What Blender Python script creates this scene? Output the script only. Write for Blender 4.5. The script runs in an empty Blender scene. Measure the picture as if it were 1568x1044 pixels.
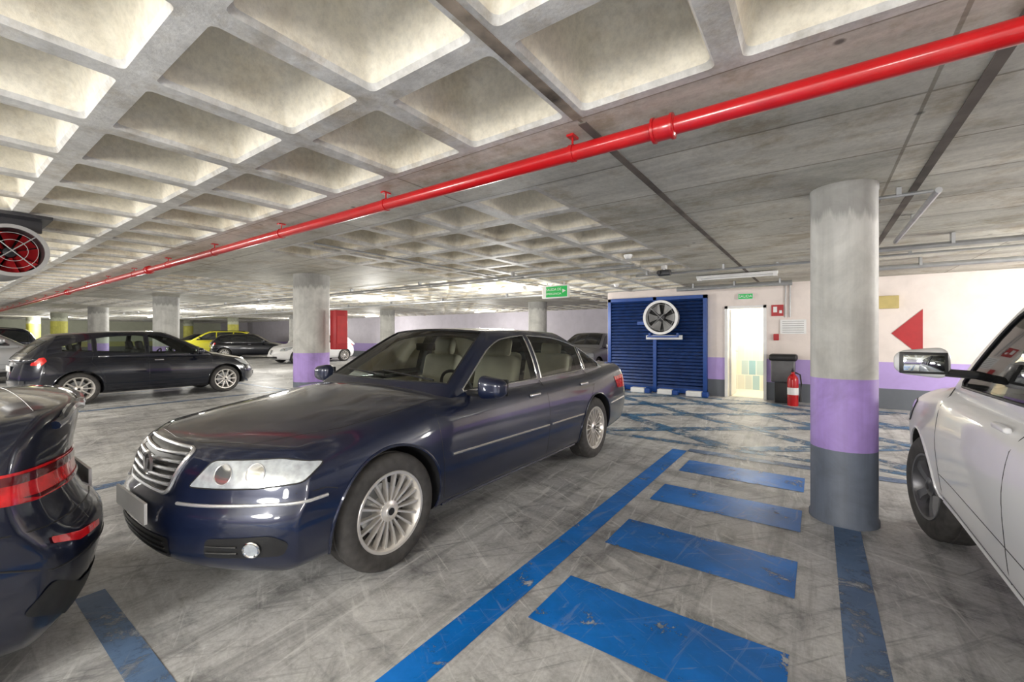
import bpy,bmesh,math,random
import numpy as np
from mathutils import Vector,Matrix
from mathutils.bvhtree import BVHTree
from mathutils.geometry import delaunay_2d_cdt
random.seed(4)
S=bpy.context.scene
COL=S.collection
# ---------------------------------------------------------------- materials
def newmat(name):
    m=bpy.data.materials.new(name); m.use_nodes=True
    nt=m.node_tree; return m,nt,nt.nodes,nt.links,nt.nodes['Principled BSDF']
def mat(name,col,rough=.5,metal=0,coat=0,emit=None,es=1,var=.08,scale=8,bump=0,spec=.5):
    m,nt,N,Lk,b=newmat(name)
    b.inputs['Roughness'].default_value=rough; b.inputs['Metallic'].default_value=metal
    b.inputs['Coat Weight'].default_value=coat; b.inputs['Coat Roughness'].default_value=.05
    b.inputs['Specular IOR Level'].default_value=spec
    tc=N.new('ShaderNodeTexCoord'); no=N.new('ShaderNodeTexNoise'); no.inputs['Scale'].default_value=scale; no.inputs['Detail'].default_value=5
    Lk.new(tc.outputs['Object'],no.inputs['Vector'])
    r=N.new('ShaderNodeValToRGB'); c=np.array(col[:3])
    r.color_ramp.elements[0].position=.3; r.color_ramp.elements[1].position=.7
    r.color_ramp.elements[0].color=(*(c*(1-var)),1); r.color_ramp.elements[1].color=(*np.minimum(c*(1+var),1),1)
    Lk.new(no.outputs['Fac'],r.inputs['Fac']); Lk.new(r.outputs['Color'],b.inputs['Base Color'])
    if bump:
        bp=N.new('ShaderNodeBump'); bp.inputs['Strength'].default_value=bump; bp.inputs['Distance'].default_value=.01
        Lk.new(no.outputs['Fac'],bp.inputs['Height']); Lk.new(bp.outputs['Normal'],b.inputs['Normal'])
    if emit:
        b.inputs['Emission Color'].default_value=(*emit,1); b.inputs['Emission Strength'].default_value=es
    return m
def glassmat(name,tint=(.75,.82,.8),ior=1.5):
    m=bpy.data.materials.new(name); m.use_nodes=True; N=m.node_tree.nodes; Lk=m.node_tree.links
    N.remove(N['Principled BSDF']); out=N['Material Output']
    t=N.new('ShaderNodeBsdfTransparent'); t.inputs[0].default_value=(*tint,1)
    g=N.new('ShaderNodeBsdfGlossy'); g.inputs['Roughness'].default_value=.02
    f=N.new('ShaderNodeFresnel'); f.inputs[0].default_value=ior
    mx=N.new('ShaderNodeMixShader'); Lk.new(f.outputs[0],mx.inputs[0]); Lk.new(t.outputs[0],mx.inputs[1]); Lk.new(g.outputs[0],mx.inputs[2])
    Lk.new(mx.outputs[0],out.inputs[0]); return m
def ramp(N,stops,interp='LINEAR'):
    r=N.new('ShaderNodeValToRGB'); cr=r.color_ramp; cr.interpolation=interp
    cr.elements[0].position=stops[0][0]; cr.elements[0].color=(*stops[0][1],1)
    cr.elements[1].position=stops[-1][0]; cr.elements[1].color=(*stops[-1][1],1)
    for p,c in stops[1:-1]:
        e=cr.elements.new(p); e.color=(*c,1)
    return r
def g3(v): return (v,v,v)
def mixc(N,Lk,mode,fac,a,b):
    m=N.new('ShaderNodeMix'); m.data_type='RGBA'; m.blend_type=mode
    if isinstance(fac,(int,float)): m.inputs[0].default_value=fac
    else: Lk.new(fac,m.inputs[0])
    for k,v in ((6,a),(7,b)):
        if isinstance(v,tuple): m.inputs[k].default_value=(*v,1)
        else: Lk.new(v,m.inputs[k])
    return m.outputs[2]
def noise(N,Lk,vec,scale,detail=6,rough=.6,dist=0):
    n=N.new('ShaderNodeTexNoise'); n.inputs['Scale'].default_value=scale; n.inputs['Detail'].default_value=detail
    n.inputs['Roughness'].default_value=rough; n.inputs['Distortion'].default_value=dist
    Lk.new(vec,n.inputs['Vector']); return n.outputs['Fac']
def mapped(N,Lk,P,scale,rot=0,loc=(0,0,0)):
    mp=N.new('ShaderNodeMapping'); mp.inputs['Scale'].default_value=scale; mp.inputs['Rotation'].default_value=(0,0,rot); mp.inputs['Location'].default_value=loc
    # rotate first, then stretch
    vr=N.new('ShaderNodeVectorRotate'); vr.rotation_type='Z_AXIS'; vr.inputs['Angle'].default_value=rot; Lk.new(P,vr.inputs['Vector'])
    mp.inputs['Rotation'].default_value=(0,0,0); Lk.new(vr.outputs[0],mp.inputs[0]); return mp.outputs[0]
def floor_mat():
    m,nt,N,Lk,b=newmat('floor_concrete')
    geo=N.new('ShaderNodeNewGeometry'); P=geo.outputs['Position']
    n1=noise(N,Lk,P,.6,8,.6,0); n2=noise(N,Lk,P,3.2,10,.75,.5); n3=noise(N,Lk,P,45,5,.7)
    c1=ramp(N,[(.3,(.50,.50,.51)),(.5,(.62,.62,.62)),(.72,(.74,.74,.73))]); Lk.new(n1,c1.inputs[0])
    c2=ramp(N,[(.34,g3(.45)),(.46,g3(.85)),(.58,g3(1.0)),(.70,g3(1.12))]); Lk.new(n2,c2.inputs[0])
    c3=ramp(N,[(.3,g3(.78)),(.6,g3(1.05))]); Lk.new(n3,c3.inputs[0])
    x=mixc(N,Lk,'MULTIPLY',1,c1.outputs[0],c2.outputs[0]); x=mixc(N,Lk,'MULTIPLY',.9,x,c3.outputs[0])
    br=N.new('ShaderNodeTexBrick'); br.inputs['Scale'].default_value=1; br.inputs['Brick Width'].default_value=.62; br.inputs['Row Height'].default_value=.31
    br.inputs['Mortar Size'].default_value=.006; br.inputs['Mortar Smooth'].default_value=.8; br.offset=.37
    br.inputs['Color1'].default_value=(1,1,1,1); br.inputs['Color2'].default_value=(.66,.66,.69,1); br.inputs['Mortar'].default_value=(.80,.80,.80,1)
    Lk.new(P,br.inputs['Vector'])
    n4=noise(N,Lk,P,.9,4,.6); r4=ramp(N,[(.47,g3(0)),(.56,g3(.75))]); Lk.new(n4,r4.inputs[0])
    x=mixc(N,Lk,'MULTIPLY',r4.outputs[0],x,br.outputs['Color'])
    for sc,rt,lo,f in(((5,.4,1),0,.5,.7),((.45,4.5,1),.12,.6,.6)):
        s=noise(N,Lk,mapped(N,Lk,P,sc,rt),1,8,.7,.4); rs=ramp(N,[(.38,g3(lo)),(.50,g3(1))]); Lk.new(s,rs.inputs[0]); x=mixc(N,Lk,'MULTIPLY',f,x,rs.outputs[0])
    for rt,c_,k in((.5,(.80,.80,.79),.5),(-.9,(.15,.15,.16),.5),(1.4,(.80,.80,.79),.5),(2.3,(.18,.18,.19),.4)):
        s=noise(N,Lk,mapped(N,Lk,P,(.9,11,1),rt,(3*rt,0,0)),1.2,9,.72,1.0); rs=ramp(N,[(.57,g3(0)),(.64,g3(k))]); Lk.new(s,rs.inputs[0]); x=mixc(N,Lk,'MIX',rs.outputs[0],x,c_)
    Lk.new(x,b.inputs['Base Color'])
    rr=ramp(N,[(.3,g3(.38)),(.7,g3(.66))]); Lk.new(n2,rr.inputs[0]); Lk.new(rr.outputs[0],b.inputs['Roughness'])
    b.inputs['Specular IOR Level'].default_value=.35
    bp=N.new('ShaderNodeBump'); bp.inputs['Strength'].default_value=.2; bp.inputs['Distance'].default_value=.008
    Lk.new(n3,bp.inputs['Height']); Lk.new(bp.outputs[0],b.inputs['Normal'])
    return m
def paint_mark(name,col,wear=.5,width=.12,scr=.6):
    m,nt,N,Lk,b=newmat(name)
    geo=N.new('ShaderNodeNewGeometry'); P=geo.outputs['Position']
    n=noise(N,Lk,P,4,10,.78,.3); n2=noise(N,Lk,P,1.5,6,.65)
    c=ramp(N,[(.3,tuple(np.array(col)*.6)),(.55,col),(.8,tuple(np.minimum(np.array(col)*1.35+.02,1)))]); Lk.new(n2,c.inputs[0]); x=c.outputs[0]
    for rt in(.5,-.7,1.7):
        s=noise(N,Lk,mapped(N,Lk,P,(1.3,12,1),rt,(rt*5,0,0)),1.4,9,.72,1.3); rs=ramp(N,[(.58,g3(0)),(.65,g3(scr))]); Lk.new(s,rs.inputs[0])
        x=mixc(N,Lk,'MIX',rs.outputs[0],x,tuple(np.array(col)*.55+.20))
    Lk.new(x,b.inputs['Base Color'])
    b.inputs['Roughness'].default_value=.42; b.inputs['Specular IOR Level'].default_value=.3
    r=ramp(N,[(wear-width,g3(0)),(wear,g3(1))]); Lk.new(n,r.inputs[0])
    Lk.new(r.outputs[0],b.inputs['Alpha'])
    return m
def band_mat(name,top,mid,low,z1,z2,rough=.55,stain=True):
    m,nt,N,Lk,b=newmat(name)
    geo=N.new('ShaderNodeNewGeometry'); P=geo.outputs['Position']
    sx=N.new('ShaderNodeSeparateXYZ'); Lk.new(P,sx.inputs[0])
    mr=N.new('ShaderNodeMath'); mr.operation='DIVIDE'; mr.inputs[1].default_value=3; Lk.new(sx.outputs[2],mr.inputs[0])
    c=ramp(N,[(0,low),(z1/3,mid),(z2/3,top)],'CONSTANT'); Lk.new(mr.outputs[0],c.inputs[0])
    n=noise(N,Lk,P,3,8,.65,.5); c2=ramp(N,[(.3,g3(.72 if stain else .93)),(.58,g3(1.03))]); Lk.new(n,c2.inputs[0])
    x=mixc(N,Lk,'MULTIPLY',1,c.outputs[0],c2.outputs[0])
    if stain:
        s=noise(N,Lk,mapped(N,Lk,P,(14,14,.8)),1,4,.6); c3=ramp(N,[(.35,g3(.75)),(.6,g3(1))]); Lk.new(s,c3.inputs[0])
        x=mixc(N,Lk,'MULTIPLY',.5,x,c3.outputs[0])
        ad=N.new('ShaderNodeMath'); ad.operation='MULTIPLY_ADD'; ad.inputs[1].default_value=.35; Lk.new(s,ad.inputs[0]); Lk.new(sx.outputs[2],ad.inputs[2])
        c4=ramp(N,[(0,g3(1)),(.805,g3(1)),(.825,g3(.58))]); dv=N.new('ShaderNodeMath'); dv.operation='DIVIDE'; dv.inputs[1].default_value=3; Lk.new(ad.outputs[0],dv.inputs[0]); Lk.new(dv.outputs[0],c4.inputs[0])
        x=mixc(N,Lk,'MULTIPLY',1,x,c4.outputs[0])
    Lk.new(x,b.inputs['Base Color']); b.inputs['Roughness'].default_value=rough
    return m
def conc_mat(name,lo,hi,scale=2.5,boards=False,st=.8):
    m,nt,N,Lk,b=newmat(name)
    geo=N.new('ShaderNodeNewGeometry'); P=geo.outputs['Position']
    n=noise(N,Lk,P,scale,9,.65,.3); c=ramp(N,[(.30,lo),(.66,hi)]); Lk.new(n,c.inputs[0]); x=c.outputs[0]
    n2=noise(N,Lk,P,30,4,.7); c2=ramp(N,[(.3,g3(.84)),(.6,g3(1.03))]); Lk.new(n2,c2.inputs[0])
    x=mixc(N,Lk,'MULTIPLY',1,x,c2.outputs[0])
    n3=noise(N,Lk,P,2.2,8,.72); c3=ramp(N,[(.50,g3(1)),(.64,(.66,.58,.46))]); Lk.new(n3,c3.inputs[0]); x=mixc(N,Lk,'MULTIPLY',st,x,c3.outputs[0])
    if boards:
        br=N.new('ShaderNodeTexBrick'); br.inputs['Scale'].default_value=1; br.inputs['Brick Width'].default_value=1.43; br.inputs['Row Height'].default_value=.715
        br.inputs['Mortar Size'].default_value=.010; br.inputs['Mortar Smooth'].default_value=.3; br.offset=0
        br.inputs['Color1'].default_value=(1,1,1,1); br.inputs['Color2'].default_value=(.78,.79,.79,1); br.inputs['Mortar'].default_value=(.46,.44,.40,1)
        Lk.new(mapped(N,Lk,P,(1,1,1),0,(1.01,-.575,0)),br.inputs['Vector'])
        x=mixc(N,Lk,'MULTIPLY',1,x,br.outputs['Color'])
        v=N.new('ShaderNodeTexVoronoi'); v.inputs['Scale'].default_value=3.2; Lk.new(P,v.inputs['Vector'])
        rv=ramp(N,[(.04,g3(.3)),(.08,g3(1))]); Lk.new(v.outputs['Distance'],rv.inputs[0]); x=mixc(N,Lk,'MULTIPLY',1,x,rv.outputs[0])
        s=noise(N,Lk,mapped(N,Lk,P,(.6,5,1)),1,7,.65); rs=ramp(N,[(.35,g3(.78)),(.55,g3(1.04))]); Lk.new(s,rs.inputs[0]); x=mixc(N,Lk,'MULTIPLY',1,x,rs.outputs[0])
    Lk.new(x,b.inputs['Base Color']); b.inputs['Roughness'].default_value=.6
    bp=N.new('ShaderNodeBump'); bp.inputs['Strength'].default_value=.3; bp.inputs['Distance'].default_value=.008
    Lk.new(n2,bp.inputs['Height']); Lk.new(bp.outputs[0],b.inputs['Normal'])
    return m
M={}
M['floor']=floor_mat()
M['blue']=paint_mark('blue_floor_paint',(.003,.19,.68),.42,.05,.5)
M['bluef']=paint_mark('faded_blue_paint',(.05,.17,.33),.56,.14,.4)
M['greyl']=paint_mark('faded_bay_line_paint',(.12,.20,.35),.50,.14,.5)
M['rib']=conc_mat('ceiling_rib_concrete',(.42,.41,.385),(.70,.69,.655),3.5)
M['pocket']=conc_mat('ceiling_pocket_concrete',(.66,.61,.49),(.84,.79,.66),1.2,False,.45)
M['solid']=conc_mat('ceiling_board_concrete',(.47,.455,.39),(.70,.68,.60),1.0,True)
M['groove']=mat('joint_dark',(.12,.10,.085),.9,var=.5,scale=3)
M['stainrib']=mat('stained_joint',(.22,.18,.14),.9,var=.8,scale=6)
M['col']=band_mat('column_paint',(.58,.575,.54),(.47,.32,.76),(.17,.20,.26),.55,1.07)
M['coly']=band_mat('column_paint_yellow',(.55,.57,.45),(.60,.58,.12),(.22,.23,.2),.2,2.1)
M['wall']=band_mat('wall_paint',(.78,.70,.66),(.46,.34,.70),(.13,.145,.17),.38,.88,stain=False)
M['wallb']=band_mat('wall_paint_rear',(.58,.55,.62),(.38,.28,.60),(.13,.145,.165),.38,.88,stain=False)
M['wally']=band_mat('wall_paint_far',(.56,.58,.46),(.50,.48,.2),(.2,.2,.2),.5,.9,stain=False)
M['red']=mat('red_pipe_paint',(.48,.006,.009),.28,0,.4,var=.12)
M['redd']=mat('red_paint',(.42,.015,.02),.4,var=.1)
M['shut']=mat('blue_shutter_paint',(.008,.035,.15),.4,.2,var=.2)
M['shutf']=mat('blue_frame_paint',(.010,.06,.28),.35,.1,var=.12)
M['white']=mat('white_paint',(.8,.8,.8),.4,var=.04)
M['grey']=mat('grey_plastic',(.35,.35,.35),.5,var=.06)
M['dgrey']=mat('dark_grey_metal',(.12,.12,.125),.45,.4,var=.1)
M['galv']=mat('galvanised_metal',(.42,.43,.44),.4,.7,var=.12)
M['black']=mat('black_plastic',(.015,.015,.016),.45,var=.2)
M['dark']=mat('dark_trim',(.03,.03,.035),.4,var=.2)
M['rubber']=mat('tyre_rubber',(.055,.052,.05),.8,var=.3,scale=20,bump=.2)
M['chrome']=mat('chrome',(.82,.83,.85),.14,1,var=.02)
M['satin']=mat('satin_chrome',(.80,.81,.83),.35,.75,var=.02)
M['mirror']=mat('mirror_glass',(.45,.48,.50),.04,1,var=.02)
M['alloy']=mat('alloy',(.74,.71,.67),.3,.55,var=.06)
M['alloyd']=mat('dark_alloy',(.14,.14,.15),.35,.6,var=.06)
M['beige']=mat('beige_leather',(.80,.73,.60),.55,var=.06)
M['intd']=mat('dark_cabin',(.06,.06,.065),.6,var=.1)
M['bluec']=mat('blue_card',(.02,.25,.6),.5)
M['glass']=glassmat('car_glass',(.84,.90,.86),1.5)
M['dglass']=mat('tinted_glass',(.02,.024,.028),.05,0,1,var=.05)
M['lamp']=mat('headlamp_lens',(.55,.59,.63),.2,.35,1,var=.22,scale=26)
M['lampi']=mat('headlamp_inner',(.80,.82,.84),.12,.9,1,var=.1,scale=20)
M['tail']=mat('tail_lamp_red',(.50,.008,.01),.12,0,1,emit=(.6,.01,.01),es=.1,var=.5,scale=16)
M['taild']=mat('tail_lamp_dark_red',(.10,.004,.006),.12,0,1,var=.3)
M['navy']=mat('navy_car_paint',(.007,.013,.042),.34,.3,1,var=.10)
M['navyd']=mat('midnight_car_paint',(.007,.010,.026),.28,.4,1,var=.06)
M['blackp']=mat('black_car_paint',(.005,.007,.016),.25,.2,1,var=.06)
M['whitep']=mat('white_car_paint',(.82,.82,.83),.4,0,.5,var=.01)
M['silverp']=mat('silver_car_paint',(.45,.46,.48),.3,.6,1,var=.02)
M['yellowp']=mat('yellow_car_paint',(.62,.58,.03),.3,0,1,var=.02)
M['green']=mat('exit_sign_green',(.01,.36,.07),.4,emit=(.01,.5,.10),es=.2)
M['tube']=mat('lit_tube',(1,1,1),.5,emit=(1,.98,.9),es=4)
M['yell']=mat('ochre_paint',(.5,.4,.15),.5)
# ---------------------------------------------------------------- mesh helpers
def mkobj(name,V,F,mats,parent=None,smooth=True,mi=None,angle=40,loc=None):
    me=bpy.data.meshes.new(name); me.from_pydata([tuple(map(float,v)) for v in V],[],[tuple(int(i) for i in f) for f in F])
    if not isinstance(mats,(list,tuple)): mats=[mats]
    for m in mats: me.materials.append(m)
    if mi is not None: me.polygons.foreach_set('material_index',mi)
    if smooth:
        me.polygons.foreach_set('use_smooth',[True]*len(me.polygons))
        try: me.set_sharp_from_angle(angle=math.radians(angle))
        except Exception: pass
    me.update()
    o=bpy.data.objects.new(name,me); COL.objects.link(o)
    if parent: o.parent=parent
    if loc: o.location=loc
    return o
def empty(name,loc=(0,0,0),rz=0):
    e=bpy.data.objects.new(name,None); e.empty_display_size=.2; COL.objects.link(e); e.location=loc; e.rotation_euler=(0,0,rz); return e
class MB:
    def __init__(s): s.V=[];s.F=[];s.mi=[]
    def add(s,V,F,m=0):
        n=len(s.V); s.V+= [tuple(v) for v in V]; s.F+=[tuple(i+n for i in f) for f in F]; s.mi+=[m]*len(F)
    def box(s,c,d,m=0,bev=0,mx=None):
        x,y,z=[k/2 for k in d]
        if bev<=0:
            V=[Vector((a*x,b*y,e*z)) for e in(-1,1) for b in(-1,1) for a in(-1,1)]
            F=[(0,2,3,1),(4,5,7,6),(0,1,5,4),(2,6,7,3),(0,4,6,2),(1,3,7,5)]
        else:
            V,F=rbox(d[0],d[1],d[2],bev,2,2)
            V=[Vector(v)-Vector((x,0,z)) for v in V]
        if mx: V=[mx@v for v in V]
        s.add([v+Vector(c) for v in V],F,m)
    def lathe(s,prof,c,axis='y',n=40,m=0,closed=False):
        V=[];F=[]
        for i in range(n):
            a=2*math.pi*i/n; ca,sa=math.cos(a),math.sin(a)
            for r,h in prof:
                if axis=='y': V.append((c[0]+r*ca,c[1]+h,c[2]+r*sa))
                elif axis=='z': V.append((c[0]+r*ca,c[1]+r*sa,c[2]+h))
                else: V.append((c[0]+h,c[1]+r*ca,c[2]+r*sa))
        k=len(prof)
        for i in range(n):
            j=(i+1)%n
            for q in range(k-1): F.append((i*k+q,j*k+q,j*k+q+1,i*k+q+1))
        s.add(V,F,m)
    def tube(s,pts,r,m=0,n=8,caps=True):
        pts=[Vector(p) for p in pts]; V=[];F=[]
        up=Vector((0,0,1))
        for i,p in enumerate(pts):
            t=(pts[min(i+1,len(pts)-1)]-pts[max(i-1,0)]).normalized()
            a=t.cross(up)
            if a.length<.05: a=t.cross(Vector((1,0,0)))
            a.normalize(); b=a.cross(t)
            for k in range(n):
                th=2*math.pi*k/n; V.append(p+a*math.cos(th)*r+b*math.sin(th)*r)
        for i in range(len(pts)-1):
            for k in range(n):
                F.append((i*n+k,i*n+(k+1)%n,(i+1)*n+(k+1)%n,(i+1)*n+k))
        if caps: F.append(tuple(range(n))[::-1]); F.append(tuple((len(pts)-1)*n+k for k in range(n)))
        s.add(V,F,m)
    def obj(s,name,mats,parent=None,smooth=True,angle=40):
        o=mkobj(name,s.V,s.F,mats,parent,smooth,s.mi,angle); return o
def boxsurf(xs,ys,zs):
    idx={};V=[];F=[]
    def v(i,j,k):
        t=(i,j,k)
        if t not in idx: idx[t]=len(V); V.append((xs[i],ys[j],zs[k]))
        return idx[t]
    nx,ny,nz=len(xs)-1,len(ys)-1,len(zs)-1
    for i in range(nx):
        for j in range(ny):
            F.append((v(i,j,nz),v(i+1,j,nz),v(i+1,j+1,nz),v(i,j+1,nz)))
            F.append((v(i,j+1,0),v(i+1,j+1,0),v(i+1,j,0),v(i,j,0)))
        for k in range(nz):
            F.append((v(i,0,k),v(i+1,0,k),v(i+1,0,k+1),v(i,0,k+1)))
            F.append((v(i,ny,k+1),v(i+1,ny,k+1),v(i+1,ny,k),v(i,ny,k)))
    for j in range(ny):
        for k in range(nz):
            F.append((v(0,j+1,k),v(0,j,k),v(0,j,k+1),v(0,j+1,k+1)))
            F.append((v(nx,j+1,k+1),v(nx,j,k+1),v(nx,j,k),v(nx,j+1,k)))
    return np.array(V,float),F
def ax(a,b,r,n,k):
    e=[r*i/k for i in range(k)]
    return [a+q for q in e]+list(np.linspace(a+r,b-r,n+1))+[b-q for q in e[::-1]]
def rbox(L,W,H,r,n=20,k=4,ny=None,nz=None):
    r=min(r,L*.499,W*.499,H*.499)
    V,F=boxsurf(ax(0,L,r,n,k),ax(-W/2,W/2,r,ny or n,k),ax(0,H,r,nz or n,k))
    lo=np.array([r,-W/2+r,r]);hi=np.array([L-r,W/2-r,H-r])
    q=np.clip(V,lo,hi); d=V-q; l=np.linalg.norm(d,axis=1,keepdims=True); l[l==0]=1
    return q+d/l*r,F
def pchip(pts):
    x=np.array([p[0] for p in pts],float);y=np.array([p[1] for p in pts],float)
    h=np.diff(x);dl=np.diff(y)/h;n=len(x);m=np.zeros(n)
    m[0]=dl[0];m[-1]=dl[-1]
    for i in range(1,n-1):
        if dl[i-1]*dl[i]>0: m[i]=2*dl[i-1]*dl[i]/(dl[i-1]+dl[i])
    def f(t):
        t=np.clip(np.asarray(t,float),x[0],x[-1]); i=np.clip(np.searchsorted(x,t)-1,0,n-2)
        s=(t-x[i])/h[i]
        return (2*s**3-3*s**2+1)*y[i]+(s**3-2*s**2+s)*h[i]*m[i]+(-2*s**3+3*s**2)*y[i+1]+(s**3-s**2)*h[i]*m[i+1]
    return f
def inside(p,poly):
    x,y=p;c=False;n=len(poly);j=n-1
    for i in range(n):
        xi,yi=poly[i];xj,yj=poly[j]
        if (yi>y)!=(yj>y) and x<(xj-xi)*(y-yi)/(yj-yi)+xi: c=not c
        j=i
    return c
def dens(poly,res,closed=True):
    out=[];n=len(poly)
    for i in range(n if closed else n-1):
        a=Vector(poly[i]);b=Vector(poly[(i+1)%n]);k=max(1,int((b-a).length/res))
        for q in range(k): out.append(tuple(a.lerp(b,q/k)))
    if not closed: out.append(tuple(poly[-1]))
    return out
def rounded(poly,r,k=4):
    out=[];n=len(poly)
    for i in range(n):
        p=Vector(poly[i]);a=Vector(poly[i-1]);b=Vector(poly[(i+1)%n])
        ra=min(r,(a-p).length*.4);rb=min(r,(b-p).length*.4)
        s=p+(a-p).normalized()*ra;e=p+(b-p).normalized()*rb
        for q in range(k+1):
            t=q/k; out.append(tuple((1-t)**2*s+2*t*(1-t)*p+t*t*e))
    return out
class Frame:
    """projection frame: (u,v) -> 3D start + ray direction"""
    def __init__(s,U,V,D,back=4): s.U=Vector(U);s.V=Vector(V);s.D=Vector(D).normalized();s.back=back
    def cast(s,bvhs,u,v,off):
        o=s.U*u+s.V*v-s.D*s.back; best=None
        for b in bvhs:
            h=b.ray_cast(o,s.D)
            if h[0] is not None and (best is None or h[3]<best[3]): best=h
        if best is None: return None
        n=best[1]
        if n.dot(s.D)>0: n=-n
        return best[0]+n*off
def sideF(sg): return Frame((1,0,0),(0,0,1),(0,-sg,0))
frontF=Frame((0,1,0),(0,0,1),(1,0,0)); rearF=Frame((0,1,0),(0,0,1),(-1,0,0),9); topF=Frame((1,0,0),(0,1,0),(0,0,-1))
def cornerF(sg,rear=False):
    q=.70710678
    if not rear: return Frame((q,q*sg,0),(0,0,1),(q,-q*sg,0))
    return Frame((-q,q*sg,0),(0,0,1),(-q,-q*sg,0),9)
def patch(mb,bv,fr,poly,off=.003,res=.05,m=0,u0=0):
    bd=dens(poly,res); n=len(bd)
    xs=[p[0] for p in bd];ys=[p[1] for p in bd]; pts=list(bd)
    x=min(xs)+res*.5
    while x<max(xs):
        y=min(ys)+res*.5
        while y<max(ys):
            if inside((x,y),bd): pts.append((x,y))
            y+=res
        x+=res
    r=delaunay_2d_cdt([Vector(p) for p in pts],[(i,(i+1)%n) for i in range(n)],[],1,1e-6)
    P=[fr.cast(bv,v[0]+u0,v[1],off) for v in r[0]]
    rm={};V=[]
    for i,p in enumerate(P):
        if p is not None: rm[i]=len(V);V.append(p)
    F=[tuple(rm[i] for i in f) for f in r[2] if all(i in rm for i in f)]
    G=[]
    for f in F:
        if max((V[f[0]]-V[f[1]]).length,(V[f[1]]-V[f[2]]).length,(V[f[0]]-V[f[2]]).length)>res*8: continue
        nn=(V[f[1]]-V[f[0]]).cross(V[f[2]]-V[f[0]])
        G.append(f if nn.dot(fr.D)<0 else f[::-1])
    mb.add(V,G,m)
def line(mb,bv,fr,pts,r,off=0,m=0,res=.05,closed=False,u0=0,n=6):
    d=dens(pts,res,closed)
    if closed: d.append(d[0])
    P=[fr.cast(bv,p[0]+u0,p[1],off) for p in d]
    seg=[]
    for p in P:
        if p is None or (seg and (p-seg[-1]).length>res*6):
            if len(seg)>1: mb.tube(seg,r,m,n)
            seg=[] if p is None else [p]
        else: seg.append(p)
    if len(seg)>1: mb.tube(seg,r,m,n)
def prism(poly,lo,hi,axis):
    n=len(poly);V=[]
    for h in(lo,hi):
        for a,b in poly: V.append((a,h,b) if axis=='y' else (a,b,h))
    F=[tuple(range(n)),tuple(range(2*n-1,n-1,-1))]+[(i,n+i,n+(i+1)%n,(i+1)%n) for i in range(n)]
    return V,F
def tmp(V,F,mi=1):
    me=bpy.data.meshes.new('t');me.from_pydata([tuple(map(float,v)) for v in V],[],[tuple(f) for f in F])
    me.materials.append(None);me.materials.append(None)
    bm=bmesh.new();bm.from_mesh(me);bmesh.ops.recalc_face_normals(bm,faces=bm.faces)
    for f in bm.faces:f.material_index=mi
    bm.to_mesh(me);bm.free()
    o=bpy.data.objects.new('t',me);COL.objects.link(o);return o
def cut(o,cutters):
    for c in cutters:
        m=o.modifiers.new('b','BOOLEAN');m.operation='DIFFERENCE';m.solver='EXACT';m.object=c;m.material_mode='INDEX'
    bpy.context.view_layer.update()
    dg=bpy.context.evaluated_depsgraph_get()
    me=bpy.data.meshes.new_from_object(o.evaluated_get(dg))
    o.modifiers.clear();o.data=me
    for c in cutters: bpy.data.objects.remove(c,do_unlink=True)
    me.polygons.foreach_set('use_smooth',[True]*len(me.polygons))
    me.set_sharp_from_angle(angle=math.radians(35))
# ---------------------------------------------------------------- wheels
def wheel(parent,name,loc,R,w,out,spokes=16,sw=.022,rimr=.245,steer=0,am='alloy'):
    mb=MB(); h=w/2
    k=R-rimr
    mb.lathe([(rimr-.01,-h*.75),(rimr+.01,-h*.93),(rimr+k*.45,-h),(R-.025,-h*.93),(R-.008,-h*.8),(R,-h*.55),(R-.006,-h*.3),(R,-h*.27),(R,h*.27),(R-.006,h*.3),(R,h*.55),(R-.008,h*.8),(R-.025,h*.93),(rimr+k*.45,h),(rimr+.01,h*.93),(rimr-.01,h*.75)],(0,0,0),'y',56,0)
    mb.lathe([(rimr+.008,-h*.86),(rimr+.002,-h*.95),(rimr-.012,-h*.93),(rimr-.022,-h*.75),(rimr-.035,-h*.2),(rimr-.04,h*.7)],(0,0,0),'y',56,1)
    mb.lathe([(.0,h*.25),(rimr-.03,h*.25)],(0,0,0),'y',40,2)
    mb.lathe([(.15,0),(.15,-.012),(.05,-.012)],(0,.02,0),'y',40,3)
    yo=-h*.72
    mb.lathe([(.0,yo-.012),(.03,yo-.012),(.036,yo-.006),(.062,yo+.0),(.068,yo+.03),(.068,.02)],(0,0,0),'y',32,1)
    mb.lathe([(.0,yo-.014),(.022,yo-.014)],(0,0,0),'y',24,2)
    for i in range(spokes):
        a=2*math.pi*i/spokes
        r0,r1=.055,rimr-.012; y0,y1=yo+.006,-h*.80
        q=[]
        for r,y,ww,dd in((r0,y0,sw*.75,.035),((r0+r1)/2,(y0+y1)/2-.006,sw*.8,.03),(r1,y1,sw*1.15,.03)):
            for s in(-1,1):
                q.append((r,y,s*ww/2*.7));q.append((r,y+dd,s*ww/2))
        V=[]
        for r,y,t in q:
            V.append((r*math.cos(a)-t*math.sin(a),y,r*math.sin(a)+t*math.cos(a)))
        F=[]
        for b in(0,4):
            F+=[(b,b+2,b+6,b+4),(b+2,b+3,b+7,b+6),(b+1,b,b+4,b+5)]
        mb.add(V,F,1)
    o=mb.obj(name,[M['rubber'],M[am],M['black'],M['galv']],parent,angle=35)
    o.location=loc; o.rotation_euler=(0,0,(0 if out<0 else math.pi)+steer)
    return o
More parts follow.
